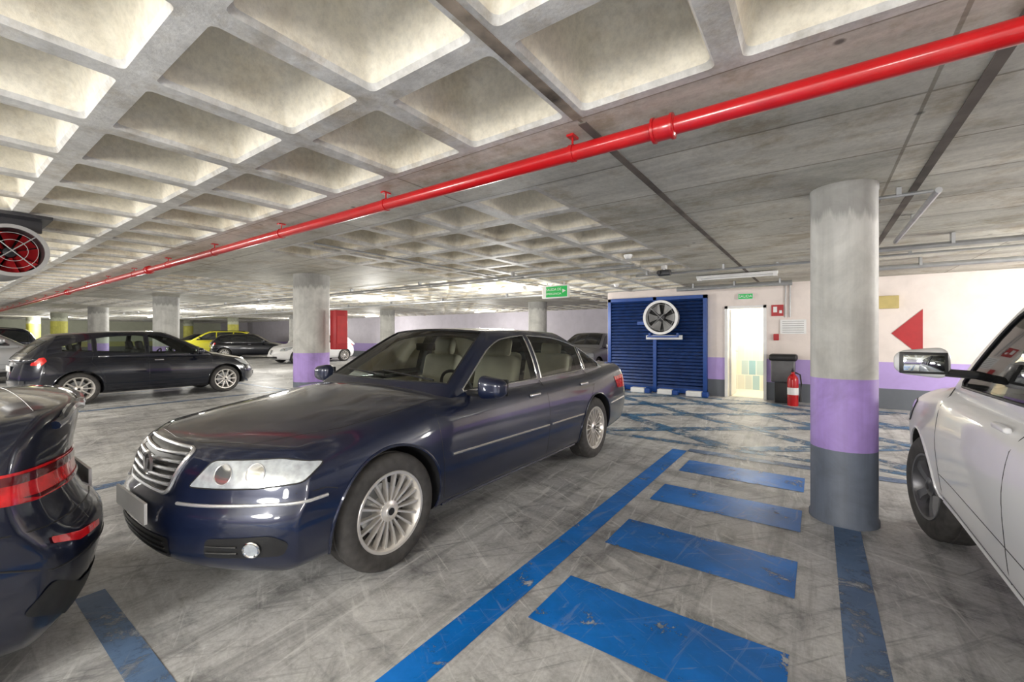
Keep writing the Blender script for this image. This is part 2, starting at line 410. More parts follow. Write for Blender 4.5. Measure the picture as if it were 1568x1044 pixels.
# ---------------------------------------------------------------- car
def build_car(name,loc,rz,P):
    E=empty(name,loc,rz); L,W=P['L'],P['W']; hi=P.get('hi',True)
    top=pchip(P['top']);bot=pchip(P['bot']);crown=pchip(P['crown']);plan=pchip(P['plan']);side=pchip(P['side'])
    nose=pchip(P['nose']);tail=pchip(P['tail'])
    V,F=rbox(L,W,.62,P.get('r',.09),60 if hi else 34,5 if hi else 3,20 if hi else 12,12 if hi else 8)
    X,Y,Z=V[:,0],V[:,1],V[:,2];c=np.clip(Z/.62,0,1);s=Y/(W/2)
    f1=np.clip(1-X/1.1,0,1)**2;f2=np.clip(1-(L-X)/1.1,0,1)**2
    x=X+(nose(c)+P['nk']*abs(s)**P['np'])*f1-(tail(c)+P['tk']*abs(s)**P['tp'])*f2
    zt=top(x)-crown(x)*abs(s)**2.4; zb=bot(x)
    z=zb+c*(zt-zb)
    xf,xr=P['axle'];R=P['R']
    fl=np.exp(-((x-xf)/.42)**2)+np.exp(-((x-xr)/.42)**2)
    y=s*(plan(x)*side(c)+P.get('flare',.012)*fl*np.exp(-((z-R*1.6)/.28)**2))
    hv=np.stack([x,y,z],1); hb=BVHTree.FromPolygons([Vector(v) for v in hv],F)
    g=P['gh']; gr=P.get('gr',.10)
    def ghmesh(off):
        LL,WW,HH=2.4,1.4,.5
        V,F=rbox(LL,WW,HH,gr,26 if hi else 14,5 if hi else 3,16 if hi else 10,10 if hi else 6)
        t=V[:,0]/LL;s=V[:,1]/(WW/2);c=V[:,2]/HH
        x0=g['xa0']+(g['xa1']-g['xa0'])*c-g.get('bulge',.035)*np.sin(np.pi*c)+g['bow']*s**2+off*1.8
        x1=g['xb0']+(g['xb1']-g['xb0'])*c+g.get('bulge2',.035)*np.sin(np.pi*c)-g['bow']*s**2-off*1.8
        x=x0+(x1-x0)*t
        zr=g['H']-g['arc']*(np.clip((x-g['xp'])/1.0,-2,2))**2-g['crown']*s**2-off
        z0=g['z0']-(off*8 if off else 0)
        z=z0+c*(zr-z0)
        wb=plan(x)*g['wb']-off; wr=g['wr']-off-g.get('tap',.04)*np.clip((x-g['xp'])/1.2,-1.5,1.5)**2
        y=s*(wb*(1-c)+wr*c+.035*np.sin(np.pi*c))
        return np.stack([x,y,z],1),F
    gv,gf=ghmesh(0); gb=BVHTree.FromPolygons([Vector(v) for v in gv],gf)
    both=[hb,gb]
    zu=pchip(P['zu']);zl=pchip(P['zl'])
    wins=[]
    for a,b in P['wins']:
        xs=np.linspace(a,b,14); lo=[(q,float(zl(q))) for q in xs]; up=[(q,max(float(zu(q)),float(zl(q))+.002)) for q in xs]
        if up[0][1]-lo[0][1]<.01: lo=lo[1:]
        if up[-1][1]-lo[-1][1]<.01: lo=lo[:-1]
        wins.append(lo+up[::-1])
    ws=P['ws']; rw=P['rw']
    ho=mkobj('body_shell',hv,F,[M[P['paint']],M['black']],E)
    cs=[]
    for ax_ in(xf,xr):
        for sg in(-1,1):
            rr=R+P.get('gap',.045)
            poly=[(ax_+rr*math.cos(a),R+rr*math.sin(a)) for a in np.linspace(0,2*math.pi,49)[:-1]]
            a,b=sorted((sg*(W/2-.34),sg*(W/2+.3))); cs.append(tmp(*prism(poly,a,b,'y')))
    if hi:
        V2,F2=rbox(P['cav'][1]-P['cav'][0],W*.78,1.0,.02,1,1); V2=V2+np.array([P['cav'][0],0,.42]); cs.append(tmp(V2,F2))
    ho.parent=None; cut(ho,cs); ho.parent=E
    go=mkobj('greenhouse',gv,gf,[M[P['paint']],M['intd']],None)
    if hi:
        cs=[tmp(*ghmesh(.03))]
        for w in wins: cs.append(tmp(*prism(w,-1.5,1.5,'y')))
        cs.append(tmp(*prism(ws,g['z0']-.1,2.5,'z'))); cs.append(tmp(*prism(rw,g['z0']-.1,2.5,'z')))
        cut(go,cs)
    go.parent=E
    gm='glass' if hi else 'dglass'
    gl=MB()
    off=-.004 if hi else .004
    for w in wins:
        for sg in(1,-1): patch(gl,[gb],sideF(sg),w,off,.06)
    patch(gl,[gb],topF,ws,off,.07); patch(gl,[gb],topF,rw,off,.07)
    gl.obj('windows',[M[gm]],E,angle=60)
    # trim: 0 seam 1 chrome 2 black 3 paint 4 lamp 5 tail 6 white 7 dark tail 8 lamp inner 9 mirror 10 satin
    tr=MB()
    for w in wins:
        for sg in(1,-1): line(tr,[gb],sideF(sg),w,.007,.001,P.get('wtrim',2),closed=True)
    line(tr,[gb],topF,ws,.007,0,2,closed=True); line(tr,[gb],topF,rw,.007,0,2,closed=True)
    sm=.0028
    for sg in(1,-1):
        for ln in P['seams']: line(tr,both,sideF(sg),ln,sm,-.0008,0)
        for ln in P.get('tseams',[]): line(tr,[hb],topF,[(a,b*sg) for a,b in ln],sm,-.0008,0)
        for a,z_ in P['handles']:
            p=sideF(sg).cast([hb],a,z_,.012); mb=tr; mb.box(p,(.17,.028,.028),P.get('hm',3),.012)
            p=sideF(sg).cast([hb],a,z_-.004,.001); mb.box(p,(.12,.006,.045),2)
        mx,mz,mo=P['mirror']
        b=sideF(sg).cast([gb],mx+.02,mz-.05,0) or Vector((mx,sg*W/2*.9,mz-.05))
        Vm,Fm=rbox(.12,.235,.155,.055,4,4); Vm=Vm-np.array([.06,0,.0775])
        Vm[:,0]-=0.02*(1-(Vm[:,1]/.12)**2); Vm[:,2]*=1-.18*np.clip(Vm[:,1]*sg/.12,-1,1)
        cen=Vector((mx-.02,sg*(W/2+mo),mz))
        tr.add([Vector(v)+cen for v in Vm],Fm,P.get('mirm',3))
        V3,F3=rbox(.012,.20,.12,.005,1,1); tr.add([Vector(v)+cen+Vector((.046,0,-.06)) for v in V3],F3,2)
        V3,F3=rbox(.01,.17,.095,.004,1,1); tr.add([Vector(v)+cen+Vector((.053,0,-.048)) for v in V3],F3,9)
        tr.tube([Vector((mx+.01,b.y-sg*.03,mz-.06)),cen+Vector((.01,-sg*.07,-.05))],.022,2)
        for ax_ in(xf,xr):
            rr=R+P.get('gap',.045)+.006
            line(tr,[hb],sideF(sg),[(ax_+rr*math.cos(a),R+rr*math.sin(a)) for a in np.linspace(-.25,math.pi+.25,30)],.009,.001,P.get('lip',3))
        line(tr,[hb],sideF(sg),[(xf+R+.1,float(bot(2))+.05),(xr-R-.1,float(bot(2))+.05)],.012,.0,3)
    if hi:
        for y0,y1 in((-.10,.52),(-.62,-.02)):
            pts=[]
            for t in np.linspace(0,1,8):
                xx=ws[4][0]+.035+.05*t+.06*(abs(y0+(y1-y0)*t)/.7)**2
                p=topF.cast(both,xx,y0+(y1-y0)*t,.012)
                if p: pts.append(p)
            tr.tube(pts,.007,2,6)
    if P.get('rails'):
        for sg in(1,-1):
            pts=[topF.cast([gb],q,sg*P['rails'],.035 if 0<i<9 else .0) for i,q in enumerate(np.linspace(g['xa1']+.2,g['xb1']-.15,10))]
            tr.tube(pts,.016,2)
    if 'mold' in P:
        for sg in(1,-1):
            for ln,r in P['mold']: line(tr,[hb],sideF(sg),ln,r,.002,1)
    for sg in(1,-1):
        patch(tr,[hb],cornerF(sg),rounded(P['head'],.03),.004,.03,4)
        line(tr,[hb],cornerF(sg),rounded(P['head'],.03),.004,.003,0,closed=True,res=.03)
        for u,zc,r_ in P.get('bulbs',[]):
            circ=[(u+r_*math.cos(a),zc+r_*math.sin(a)) for a in np.linspace(0,2*math.pi,25)[:-1]]
            patch(tr,[hb],cornerF(sg),circ,.006,.02,8)
            line(tr,[hb],cornerF(sg),circ,.0025,.006,10,closed=True,res=.05)
        fr=cornerF(sg,True)
        for poly,mm in P['tails']:
            pl=rounded(poly,.02)
            patch(tr,[hb],fr,pl,.005 if mm==5 else .008,.03,mm,u0=-L*.70710678)
        if 'fog' in P:
            u,zc,r_=P['fog']
            patch(tr,[hb],cornerF(sg),rounded([(u-.24,zc-.05),(u+.14,zc-.045),(u+.17,zc+.02),(u+.09,zc+.065),(u-.22,zc+.05)],.03),.003,.03,2)
            circ=[(u+r_*math.cos(a),zc+r_*math.sin(a)) for a in np.linspace(0,2*math.pi,25)[:-1]]
            patch(tr,[hb],cornerF(sg),circ,.012,.02,4); line(tr,[hb],cornerF(sg),circ,.006,.01,1,closed=True)
            for dz in(-.02,.012): line(tr,[hb],cornerF(sg),[(u-.22,zc+dz),(u-.07,zc+dz)],.005,.007,0)
    gt,gbm,gy1,gy0=P['grille']
    gp=rounded([(-gy1,gt),(gy1,gt),(gy0,gbm),(-gy0,gbm)],.05)
    patch(tr,[hb],frontF,gp,.004,.035,2); line(tr,[hb],frontF,gp,.011,.006,10,closed=True,res=.03)
    ns=P.get('slats',5)
    for i in range(1,ns):
        zz=gt+(gbm-gt)*i/ns; hw=gy1+(gy0-gy1)*i/ns-.02
        line(tr,[hb],frontF,[(-hw,zz+.01),(-.1,zz),(0,zz-.004),(.1,zz),(hw,zz+.01)],.0095,.009,10,res=.03)
    p=frontF.cast([hb],0,(gt+gbm)/2,.018)
    tr.lathe([(.050,0),(.060,-.010),(.070,0)],p,'x',28,10); tr.lathe([(0,-.004),(.050,-.002)],p,'x',28,2)
    tr.tube([p+Vector((-.012,-.034,.030)),p+Vector((-.014,0,-.040)),p+Vector((-.012,.034,.030))],.006,10)
    lz0,lz1,ly=P['intake']
    patch(tr,[hb],frontF,rounded([(-ly,lz1),(ly,lz1),(ly*.9,lz0),(-ly*.9,lz0)],.03),.003,.04,2)
    for i in range(1,4):
        zz=lz0+(lz1-lz0)*i/4; line(tr,[hb],frontF,[(-ly*.88,zz),(ly*.88,zz)],.004,.006,0)
    if P.get('bstrip'):
        zz=P['bstrip']
        for sg in(1,-1):
            line(tr,[hb],cornerF(sg),[(.30,zz-.012),(.6,zz-.004),(.85,zz+.0),(1.02,zz+.008)],.0085,.004,10,res=.03)
    p=frontF.cast([hb],0,P['plz'],.018); tr.box(p,(.012,.50,.105),6)
    p=rearF.cast([hb],0,P.get('rplz',.75),.012); tr.box(p,(.012,.50,.105),6)
    for fn in P.get('extra',[]): fn(tr,hb,gb,P)
    tr.obj('trim',[M['black'],M['chrome'],M['black'],M[P['paint']],M['lamp'],M['tail'],M['white'],M['taild'],M['lampi'],M['mirror'],M['satin']],E)
    for nm,ax_,sg in(('wheel_1',xf,1),('wheel_2',xf,-1),('wheel_3',xr,1),('wheel_4',xr,-1)):
        ww=P.get('tw',.225); wheel(E,nm,(ax_,sg*(W/2-ww/2-.02),R),R,ww,sg,P.get('spokes',16),P.get('sw',.022),P.get('rim',.235),P.get('steer',0) if ax_==xf else 0,P.get('am','alloy'))
    mb=MB(); mb.box((L/2,0,.26),(L*.9,W*.55,.14)); 
    mb.tube([(xf,-W/2+.15,R),(xf,W/2-.15,R)],.035); mb.tube([(xr,-W/2+.15,R),(xr,W/2-.15,R)],.035)
    mb.obj('underbody',[M['black']],E)
    if hi:
        it=MB(); sc=P.get('seat','beige')
        fx,rx,zs=P['seats']
        for sg in(1,-1):
            tilt=Matrix.Rotation(math.radians(14),3,'Y')
            it.box((fx,sg*.38,zs+.22),(.15,.50,.64),0,.06,tilt); it.box((fx+.085,sg*.38,zs+.62),(.10,.27,.19),0,.045,tilt)
            it.tube([(fx+.05,sg*.38-.05,zs+.5),(fx+.08,sg*.38-.05,zs+.6)],.007,2);it.tube([(fx+.05,sg*.38+.05,zs+.5),(fx+.08,sg*.38+.05,zs+.6)],.007,2)
            it.box((fx-.28,sg*.38,zs-.05),(.52,.5,.16),0,.06)
            it.box((rx,sg*.36,zs+.22),(.16,.60,.62),0,.06,tilt); it.box((rx+.08,sg*.38,zs+.58),(.09,.26,.15),0,.04,tilt)
            it.box(((fx+rx)/2-.35,sg*(W*.39-.005),float(zl(2.5))-.13),((rx-fx)+1.1,.03,.18),0,.012)
        it.box(((fx+rx)/2+.2,0,.50),(2.4,1.3,.06),1)
        it.box((rx-.3,0,zs-.05),(.5,1.2,.16),0,.05)
        dx=P['dash']; it.box((dx[0],0,dx[1]-.11),(.46,W*.74,.22),1,.06); 
        if sc=='beige':
            it.box((dx[0]+.18,0,dx[1]-.10),(.18,W*.73,.10),0,.04); it.box((dx[0]-.02,.12,dx[1]+.008),(.10,.16,.01),3)
        sx=dx[0]+.42
        st=Matrix.Rotation(math.radians(-25),3,'Y')
        pts=[Vector((sx,-.38*1,dx[1]-.06))+st@Vector((0,.18*math.cos(a),.18*math.sin(a))) for a in np.linspace(0,2*math.pi,33)]
        it.tube(pts,.014,1); it.box((sx-.01,-.38,dx[1]-.06),(.05,.14,.12),1,.02,st); it.tube([(dx[0],-.38,dx[1]-.12),(sx,-.38,dx[1]-.06)],.03,1)
        for k in(0,2.2,4.1): it.tube([Vector((sx,-.38,dx[1]-.06)),Vector((sx,-.38,dx[1]-.06))+st@Vector((0,.18*math.cos(k),.18*math.sin(k)))],.012,1)
        mpv=topF.cast([gb],ws[0][0]*.35+g['xa1']*.65+.05,0,-.06)
        it.box(mpv+Vector((.05,0,-.03)),(.03,.24,.07),1,.013)
        it.obj('interior',[M[sc],M['intd'],M['chrome'],M['bluec']],E)
    return E
def wsp(xb,xt,yb,yt,bow):
    lo=[(xb+bow*(y/yb)**2,y) for y in np.linspace(-yb,yb,9)]; up=[(xt+bow*.8*(y/yt)**2,y) for y in np.linspace(yt,-yt,9)]
    return lo+up
SEDAN=dict(L=5.06,W=1.90,R=.345,axle=(.93,3.81),paint='navy',r=.080,
 top=[(0,.80),(.25,.84),(.6,.90),(1.0,.955),(1.45,1.01),(1.7,.985),(3.6,1.0),(4.3,1.04),(4.75,1.06),(5.06,1.02)],
 bot=[(0,.225),(.5,.20),(1.2,.19),(3.9,.20),(4.6,.24),(5.06,.30)],
 crown=[(0,.04),(.5,.07),(1.4,.065),(1.8,.03),(4.2,.04),(5.06,.04)],
 plan=[(0,.91),(.4,.935),(.9,.945),(2.5,.95),(4,.945),(4.6,.92),(5.06,.88)],
 side=[(0,.90),(.08,.945),(.3,.985),(.52,1.0),(.75,.985),(.92,.945),(1,.90)],
 nose=[(0,.02),(.2,-.03),(.42,-.045),(.55,-.03),(.60,.0),(.8,.03),(1,.09)],nk=.37,np=2.7,
 tail=[(0,.08),(.3,0),(.5,0),(.65,.03),(1,.07)],tk=.26,tp=3,
 gh=dict(xa0=1.22,xa1=2.11,xb0=4.80,xb1=3.57,z0=.86,H=1.475,arc=.035,xp=2.75,crown=.035,wb=.885,wr=.625,bow=.10,tap=.03),gr=.075,
 zl=[(1.6,.975),(2.5,.985),(4.3,1.02)],
 zu=[(1.66,.98),(1.9,1.15),(2.15,1.30),(2.35,1.365),(2.75,1.395),(3.2,1.375),(3.6,1.305),(3.95,1.18),(4.22,1.04)],
 wins=[(1.68,2.72),(2.79,3.72),(3.77,4.18)],wtrim=1,
 ws=wsp(1.48,2.12,.74,.56,.10),rw=wsp(4.38,3.68,.70,.54,-.09),
 seams=[[(1.30,.97),(1.33,.6),(1.38,.25)],[(2.75,.97),(2.745,.6),(2.73,.25)],[(3.74,1.0),(3.78,.85),(3.62,.68),(3.50,.56),(3.44,.30)],[(1.38,.27),(3.45,.27)],[(.36,.62),(.50,.62),(.56,.60)],[(4.35,.62),(4.75,.62)]],
 tseams=[[(.14,.0),(.17,.30),(.30,.55),(.7,.74),(1.15,.79),(1.42,.80)],[(1.38,.0),(1.42,.5),(1.50,.78)],[(4.42,0),(4.42,.66),(4.9,.70)]],
 handles=[(2.52,.86),(3.52,.87)],hm=1,mirror=(1.72,1.02,.13),
 mold=[([(1.42,.585),(2.72,.565)],.009),([(2.77,.565),(3.44,.56)],.009),([(4.2,.58),(4.7,.6)],.009)],
 head=[(.345,.640),(.70,.648),(.92,.668),(1.0,.750),(.80,.775),(.46,.765)],bulbs=[(.53,.706,.044),(.69,.711,.044)],
 tails=[([(.62,.72),(1.08,.74),(1.12,.88),(.66,.90)],5)],fog=(.70,.375,.036),
 grille=(.80,.59,.34,.29),slats=6,intake=(.28,.40,.38),bstrip=.575,plz=.50,
 cav=(1.62,4.2),seats=(2.62,3.65,.66),dash=(1.66,.985),spokes=18,sw=.020,rim=.235)
build_car('sedan_car',(-2.99,.74,0),math.radians(90),SEDAN)
HATCH=dict(L=4.35,W=1.80,R=.325,axle=(.88,3.48),paint='blackp',r=.11,
 top=[(0,.74),(.25,.82),(.6,.91),(1.1,.99),(1.4,.98),(3.4,1.02),(4.0,1.05),(4.35,1.03)],
 bot=[(0,.22),(.6,.19),(3.6,.20),(4.35,.30)],crown=[(0,.08),(.7,.09),(1.3,.05),(4.35,.05)],
 plan=[(0,.84),(.5,.89),(2.2,.90),(3.6,.89),(4.35,.82)],side=SEDAN['side'],
 nose=[(0,.06),(.3,0),(.55,.01),(.8,.08),(1,.20)],nk=.42,np=2.4,tail=[(0,.08),(.3,0),(.6,.03),(1,.10)],tk=.3,tp=2.6,
 gh=dict(xa0=.85,xa1=1.95,xb0=4.38,xb1=3.85,z0=.86,H=1.50,arc=.040,xp=2.4,crown=.03,wb=.90,wr=.60,bow=.10),
 zl=[(1.3,.98),(2.4,1.01),(3.9,1.10)],zu=[(1.38,.985),(1.7,1.20),(2.0,1.36),(2.4,1.405),(3.0,1.37),(3.5,1.25),(3.85,1.12)],
 wins=[(1.42,2.35),(2.42,3.2),(3.26,3.7)],ws=wsp(1.22,1.92,.70,.54,.10),rw=wsp(4.22,3.95,.60,.54,-.08),
 seams=[[(1.15,.95),(1.18,.6),(1.25,.25)],[(2.38,.98),(2.37,.25)],[(3.25,1.02),(3.3,.85),(3.1,.55),(3.05,.3)]],
 tseams=[[(.2,0),(.3,.5),(1.1,.72)]],handles=[(2.2,.85),(3.1,.95)],hm=1,mirror=(1.5,1.03,.11),
 head=[(.5,.62),(.8,.63),(1.0,.70),(1.05,.82),(.75,.78),(.55,.72)],bulbs=[(.72,.70,.04)],
 tails=[([(.66,.82),(.86,.82),(.90,.9),(.84,.97),(.68,.95)],5)],
 grille=(.66,.36,.14,.06),slats=4,intake=(.26,.36,.45),plz=.40,cav=(1.5,4.0),seats=(2.35,3.35,.56),dash=(1.5,.97),seat='intd',spokes=10,sw=.035,rim=.235,am='alloy')
build_car('hatchback_car',(-12.85,5.42,0),math.radians(-90),HATCH)
SUV=dict(L=4.42,W=1.81,R=.35,axle=(.85,3.49),paint='whitep',r=.10,flare=.035,rails=.58,
 top=[(0,.98),(.25,1.04),(.8,1.10),(1.2,1.13),(1.5,1.10),(4.2,1.11),(4.42,1.08)],
 bot=[(0,.34),(.6,.33),(3.6,.34),(4.42,.42)],crown=[(0,.10),(.7,.08),(1.3,.05),(4.42,.04)],
 plan=[(0,.84),(.4,.885),(2.2,.895),(3.8,.89),(4.42,.84)],side=[(0,.93),(.06,.96),(.3,.985),(.6,1.0),(.8,.985),(.93,.95),(1,.91)],
 nose=[(0,.05),(.3,0),(.6,.0),(.85,.05),(1,.12)],nk=.30,np=3,tail=[(0,.05),(.4,0),(1,.06)],tk=.18,tp=3.5,
 gh=dict(xa0=.92,xa1=1.98,xb0=4.46,xb1=4.15,z0=.98,H=1.68,arc=.02,xp=2.8,crown=.03,wb=.92,wr=.68,bow=.08),
 zl=[(1.3,1.10),(4.3,1.15)],zu=[(1.42,1.105),(1.7,1.30),(2.02,1.50),(2.3,1.57),(3,1.59),(3.7,1.57),(4.15,1.48)],
 wins=[(1.46,2.45),(2.52,3.35),(3.42,4.12)],ws=wsp(1.24,1.94,.72,.60,.08),rw=wsp(4.36,4.20,.66,.60,-.06),
 seams=[[(1.28,1.08),(1.32,.7),(1.38,.42)],[(2.48,1.1),(2.46,.42)],[(3.38,1.12),(3.38,.8),(3.12,.6),(3.06,.42)],[(1.38,.43),(3.06,.43)],[(1.36,.56),(3.05,.56)]],
 tseams=[[(.12,0),(.2,.6),(1.2,.72)]],handles=[(2.28,1.0),(3.22,1.02)],mirror=(1.66,1.245,.10),
 head=[(.5,.72),(.95,.74),(1.0,.9),(.55,.92)],bulbs=[(.72,.82,.05)],tails=[([(.75,.75),(1.05,.75),(1.05,1.0),(.75,1.0)],5)],
 grille=(.92,.72,.40,.36),slats=4,intake=(.42,.56,.45),plz=.62,cav=(1.45,4.2),seats=(2.45,3.4,.78),dash=(1.55,1.08),seat='intd',
 spokes=5,sw=.09,rim=.22,steer=math.radians(10),am='alloyd')
build_car('suv_car',(1.485,4.97,0),math.radians(-90),SUV)
# dark saloon whose tail corner is beside the camera
def rear_extra(tr,hb,gb,P):
    L=P['L']
    for sg in(1,-1):
        fr=cornerF(sg,True); u0=-L*.70710678
        patch(tr,[hb],fr,rounded([(.50,.55),(.68,.56),(.80,.60),(.80,.625),(.67,.59),(.50,.575)],.008),.006,.02,5,u0=u0)
        patch(tr,[hb],fr,rounded([(.30,.22),(.62,.23),(.86,.36),(.80,.46),(.62,.36),(.32,.34)],.03),.005,.03,2,u0=u0)
        line(tr,[hb],fr,[(.3,.66),(.8,.665),(1.1,.70),(1.2,.71)],.003,0,0,u0=u0)
        line(tr,[hb],fr,[(.3,.48),(.8,.50),(1.0,.60),(1.06,.68)],.004,.001,0,u0=u0)
    pts=[]
    for y in np.linspace(-.74,.74,31):
        xx=L-.02
        while xx>L-.8:
            p=topF.cast([hb],xx,y,.012)
            if p is not None and p.z>1.03: break
            xx-=.01
        pts.append(p)
    tr.tube(pts,.018,3)
TAIL=dict(SEDAN); TAIL.update(L=4.7,W=1.84,paint='navyd',axle=(.85,3.62),
 top=[(0,.74),(.25,.80),(.6,.87),(1.0,.93),(1.35,.99),(1.7,.98),(3.6,1.02),(4.1,1.07),(4.5,1.12),(4.7,1.11)],
 bot=[(0,.235),(.5,.21),(1.2,.19),(3.9,.20),(4.4,.18),(4.7,.17)],
 nose=[(0,.06),(.2,.015),(.45,0),(.6,.02),(.8,.07),(1,.15)],
 plan=[(0,.85),(.5,.90),(2.5,.915),(3.8,.915),(4.7,.89)],crown=[(0,.05),(.5,.085),(1.4,.07),(1.8,.03),(4.1,.04),(4.7,.04)],
 tail=[(0,.08),(.2,.03),(.38,0),(.46,.01),(.54,.07),(.72,.11),(.88,.09),(1,.05)],tk=.24,tp=3.2,
 gh=dict(xa0=1.12,xa1=2.0,xb0=4.45,xb1=3.3,z0=.86,H=1.44,arc=.035,xp=2.6,crown=.035,wb=.885,wr=.60,bow=.10,tap=.03),
 ws=wsp(1.38,2.0,.72,.55,.10),rw=wsp(4.05,3.42,.66,.52,-.09),zl=[(1.5,.975),(2.5,.985),(4.0,1.03)],
 zu=[(1.56,.98),(1.8,1.14),(2.05,1.28),(2.3,1.345),(2.6,1.36),(3.0,1.34),(3.4,1.26),(3.7,1.15),(3.95,1.05)],wins=[(1.58,2.6),(2.67,3.4),(3.46,3.9)],
 seams=[[(1.2,.97),(1.28,.25)],[(2.63,.97),(2.62,.25)],[(3.44,1.0),(3.4,.68),(3.25,.3)]],handles=[(2.4,.86),(3.25,.88)],
 mold=[],tails=[([(.30,.765),(.80,.77),(.95,.79),(1.08,.85),(1.04,.895),(.8,.895),(.30,.885)],5),([(.30,.845),(.80,.85),(.96,.855),(1.03,.885),(.80,.885),(.30,.88)],7),([(.30,.77),(.78,.775),(.86,.80),(.78,.79),(.30,.785)],7)],
 cav=(1.55,3.8),seats=(2.5,3.35,.62),seat='intd',extra=[rear_extra],bstrip=None,spokes=10,sw=.03,rplz=.66)
build_car('saloon_car',(-3.27,.57-4.7,0),math.radians(90),TAIL)
def low(base,**k):
    d=dict(base); d['hi']=False; d['extra']=[]; d.update(k); return d
build_car('suv_car',(-19.8,3.1,0),math.radians(-90),low(SUV,paint='silverp',steer=0,wtrim=2,am='alloy'))
build_car('van_car',(-32.5,9.3,0),math.radians(60),low(SUV,paint='yellowp',steer=0,am='alloy'))
build_car('estate_car',(-27.6,14.2,0),math.radians(-120),low(HATCH,paint='blackp'))
build_car('hatchback_car',(-21.8,10.2,0),math.radians(90),low(HATCH,paint='whitep'))
build_car('hatchback_car',(-6.9,12.6,0),math.radians(90),low(HATCH,paint='silverp'))
build_car('hatchback_car',(-35.5,9.5,0),math.radians(90),low(HATCH,paint='navyd'))
build_car('suv_car',(-25.5,-1.5,0),math.radians(90),low(SUV,paint='navyd',steer=0,am='alloy'))
# ---------------------------------------------------------------- ceiling
H=2.52;CP=.715;X0=-1.01;Y0=2.005
XA,XB,YA,YB=-46,7,-9,17.2
colsX=[.16-7.87*k for k in range(0,6)]; colsY=[4.2+8.1*k for k in range(-1,2)]
cm=MB()
def rsq(h,r,k=4):
    out=[]
    for cx,cy,a0 in((1,1,0),(-1,1,90),(-1,-1,180),(1,-1,270)):
        for i in range(k):
            a=math.radians(a0+90*i/(k-1)); out.append((cx*(h-r)+r*math.cos(a),cy*(h-r)+r*math.sin(a)))
    return out
LO=[(.306,.03,0),(.292,.035,.025),(.218,.085,.24),(.195,.10,.285),(.155,.10,.31),(.10,.07,.32)]
def pocket(cx,cy,q):
    n=16; V=[]
    for h,r,z in LO:
        for a,b in rsq(h,r): V.append((cx+a,cy+b,H+z))
    F=[];mi=[]
    hc=q/2
    cs=[(hc,hc),(-hc,hc),(-hc,-hc),(hc,-hc)]
    nb=len(V)
    for a,b in cs: V.append((cx+a,cy+b,H))
    for c4 in range(4):
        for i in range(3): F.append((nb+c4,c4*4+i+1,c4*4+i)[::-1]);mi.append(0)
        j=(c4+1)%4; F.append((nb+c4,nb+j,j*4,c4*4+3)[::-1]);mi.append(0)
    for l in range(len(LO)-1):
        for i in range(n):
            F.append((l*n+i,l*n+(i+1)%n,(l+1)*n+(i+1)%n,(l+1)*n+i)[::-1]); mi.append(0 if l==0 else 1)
    b=(len(LO)-1)*n; F.append(tuple(b+i for i in range(n))[::-1]); mi.append(1)
    return V,F,mi
i0=math.floor((XA-X0)/CP);i1=math.ceil((XB-X0)/CP);j0=math.floor((YA-Y0)/CP);j1=math.ceil((YB-Y0)/CP)
for i in range(i0,i1):
    for j in range(j0,j1):
        cx=X0+(i+.5)*CP;cy=Y0+(j+.5)*CP
        sol=(j==0) or (j==-12)
        if cx>-1.725 and cy>Y0: sol=True
        for a in colsX:
            for b in colsY:
                if abs(cx-a)<1.95 and abs(cy-b)<1.9: sol=True
        if cx<-1.725 and cx>-2.2 and 8<cy: sol=True
        if sol:
            a=CP/2; cm.add([(cx-a,cy-a,H),(cx+a,cy-a,H),(cx+a,cy+a,H),(cx-a,cy+a,H)],[(0,3,2,1)],2)
        else:
            V,F,mi=pocket(cx,cy,CP); n=len(cm.V); cm.V+=V; cm.F+=[tuple(k+n for k in f) for f in F]; cm.mi+=mi
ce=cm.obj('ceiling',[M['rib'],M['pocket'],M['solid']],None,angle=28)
mb=MB()
mb.box((X0,6.4,H-.004),(.045,8.7,.006),0); mb.box((X0,-2,H-.003),(.05,8,.004),1); mb.box((.6,6.4,H-.004),(.05,8.7,.006),0)
mb.obj('trim_1',[M['groove'],M['stainrib']],None,False)
# ---------------------------------------------------------------- floor & marks
mb=MB(); mb.box(((XA+XB)/2,(YA+YB)/2,-.05),(XB-XA,YB-YA,.1)); mb.obj('floor',[M['floor']],None,False)
def quadmark(mb,pts,z=.003): 
    mb.add([(p[0],p[1],z) for p in pts],[(0,1,2,3)])
def rect(mb,x0,x1,y0,y1,z=.003): quadmark(mb,[(x0,y0),(x1,y0),(x1,y1),(x0,y1)],z)
mb=MB()
for k in range(-4,4): rect(mb,-1.17,-.10,1.775+.945*k,1.775+.945*k+.455)
rect(mb,-1.455,-1.285,-4.5,5.45)
mb.obj('blue_floor_marking',[M['blue']],None,False)
mb=MB(); rect(mb,.095,.25,-4.5,3.92); rect(mb,-3.2,-1.6,.50,.62); rect(mb,-5.45,-5.30,-4.5,5.6); rect(mb,-1.28,.9,5.42,5.58)
mb.obj('faded_bay_lines',[M['greyl']],None,False)
mb=MB(); rect(mb,-40,-8.4,5.5,5.65)
for q in range(3): rect(mb,-11-2.65*q-.07,-11-2.65*q+.07,-4.0,5.5)
mb.obj('faded_bay_lines',[M['greyl']],None,False)
mb=MB()
def clipseg(p,d,x0,x1,y0,y1):
    t0,t1=-99,99
    for a,b,lo,hi in((p[0],d[0],x0,x1),(p[1],d[1],y0,y1)):
        u,v=(lo-a)/b,(hi-a)/b
        if u>v:u,v=v,u
        t0=max(t0,u);t1=min(t1,v)
    return t0,t1
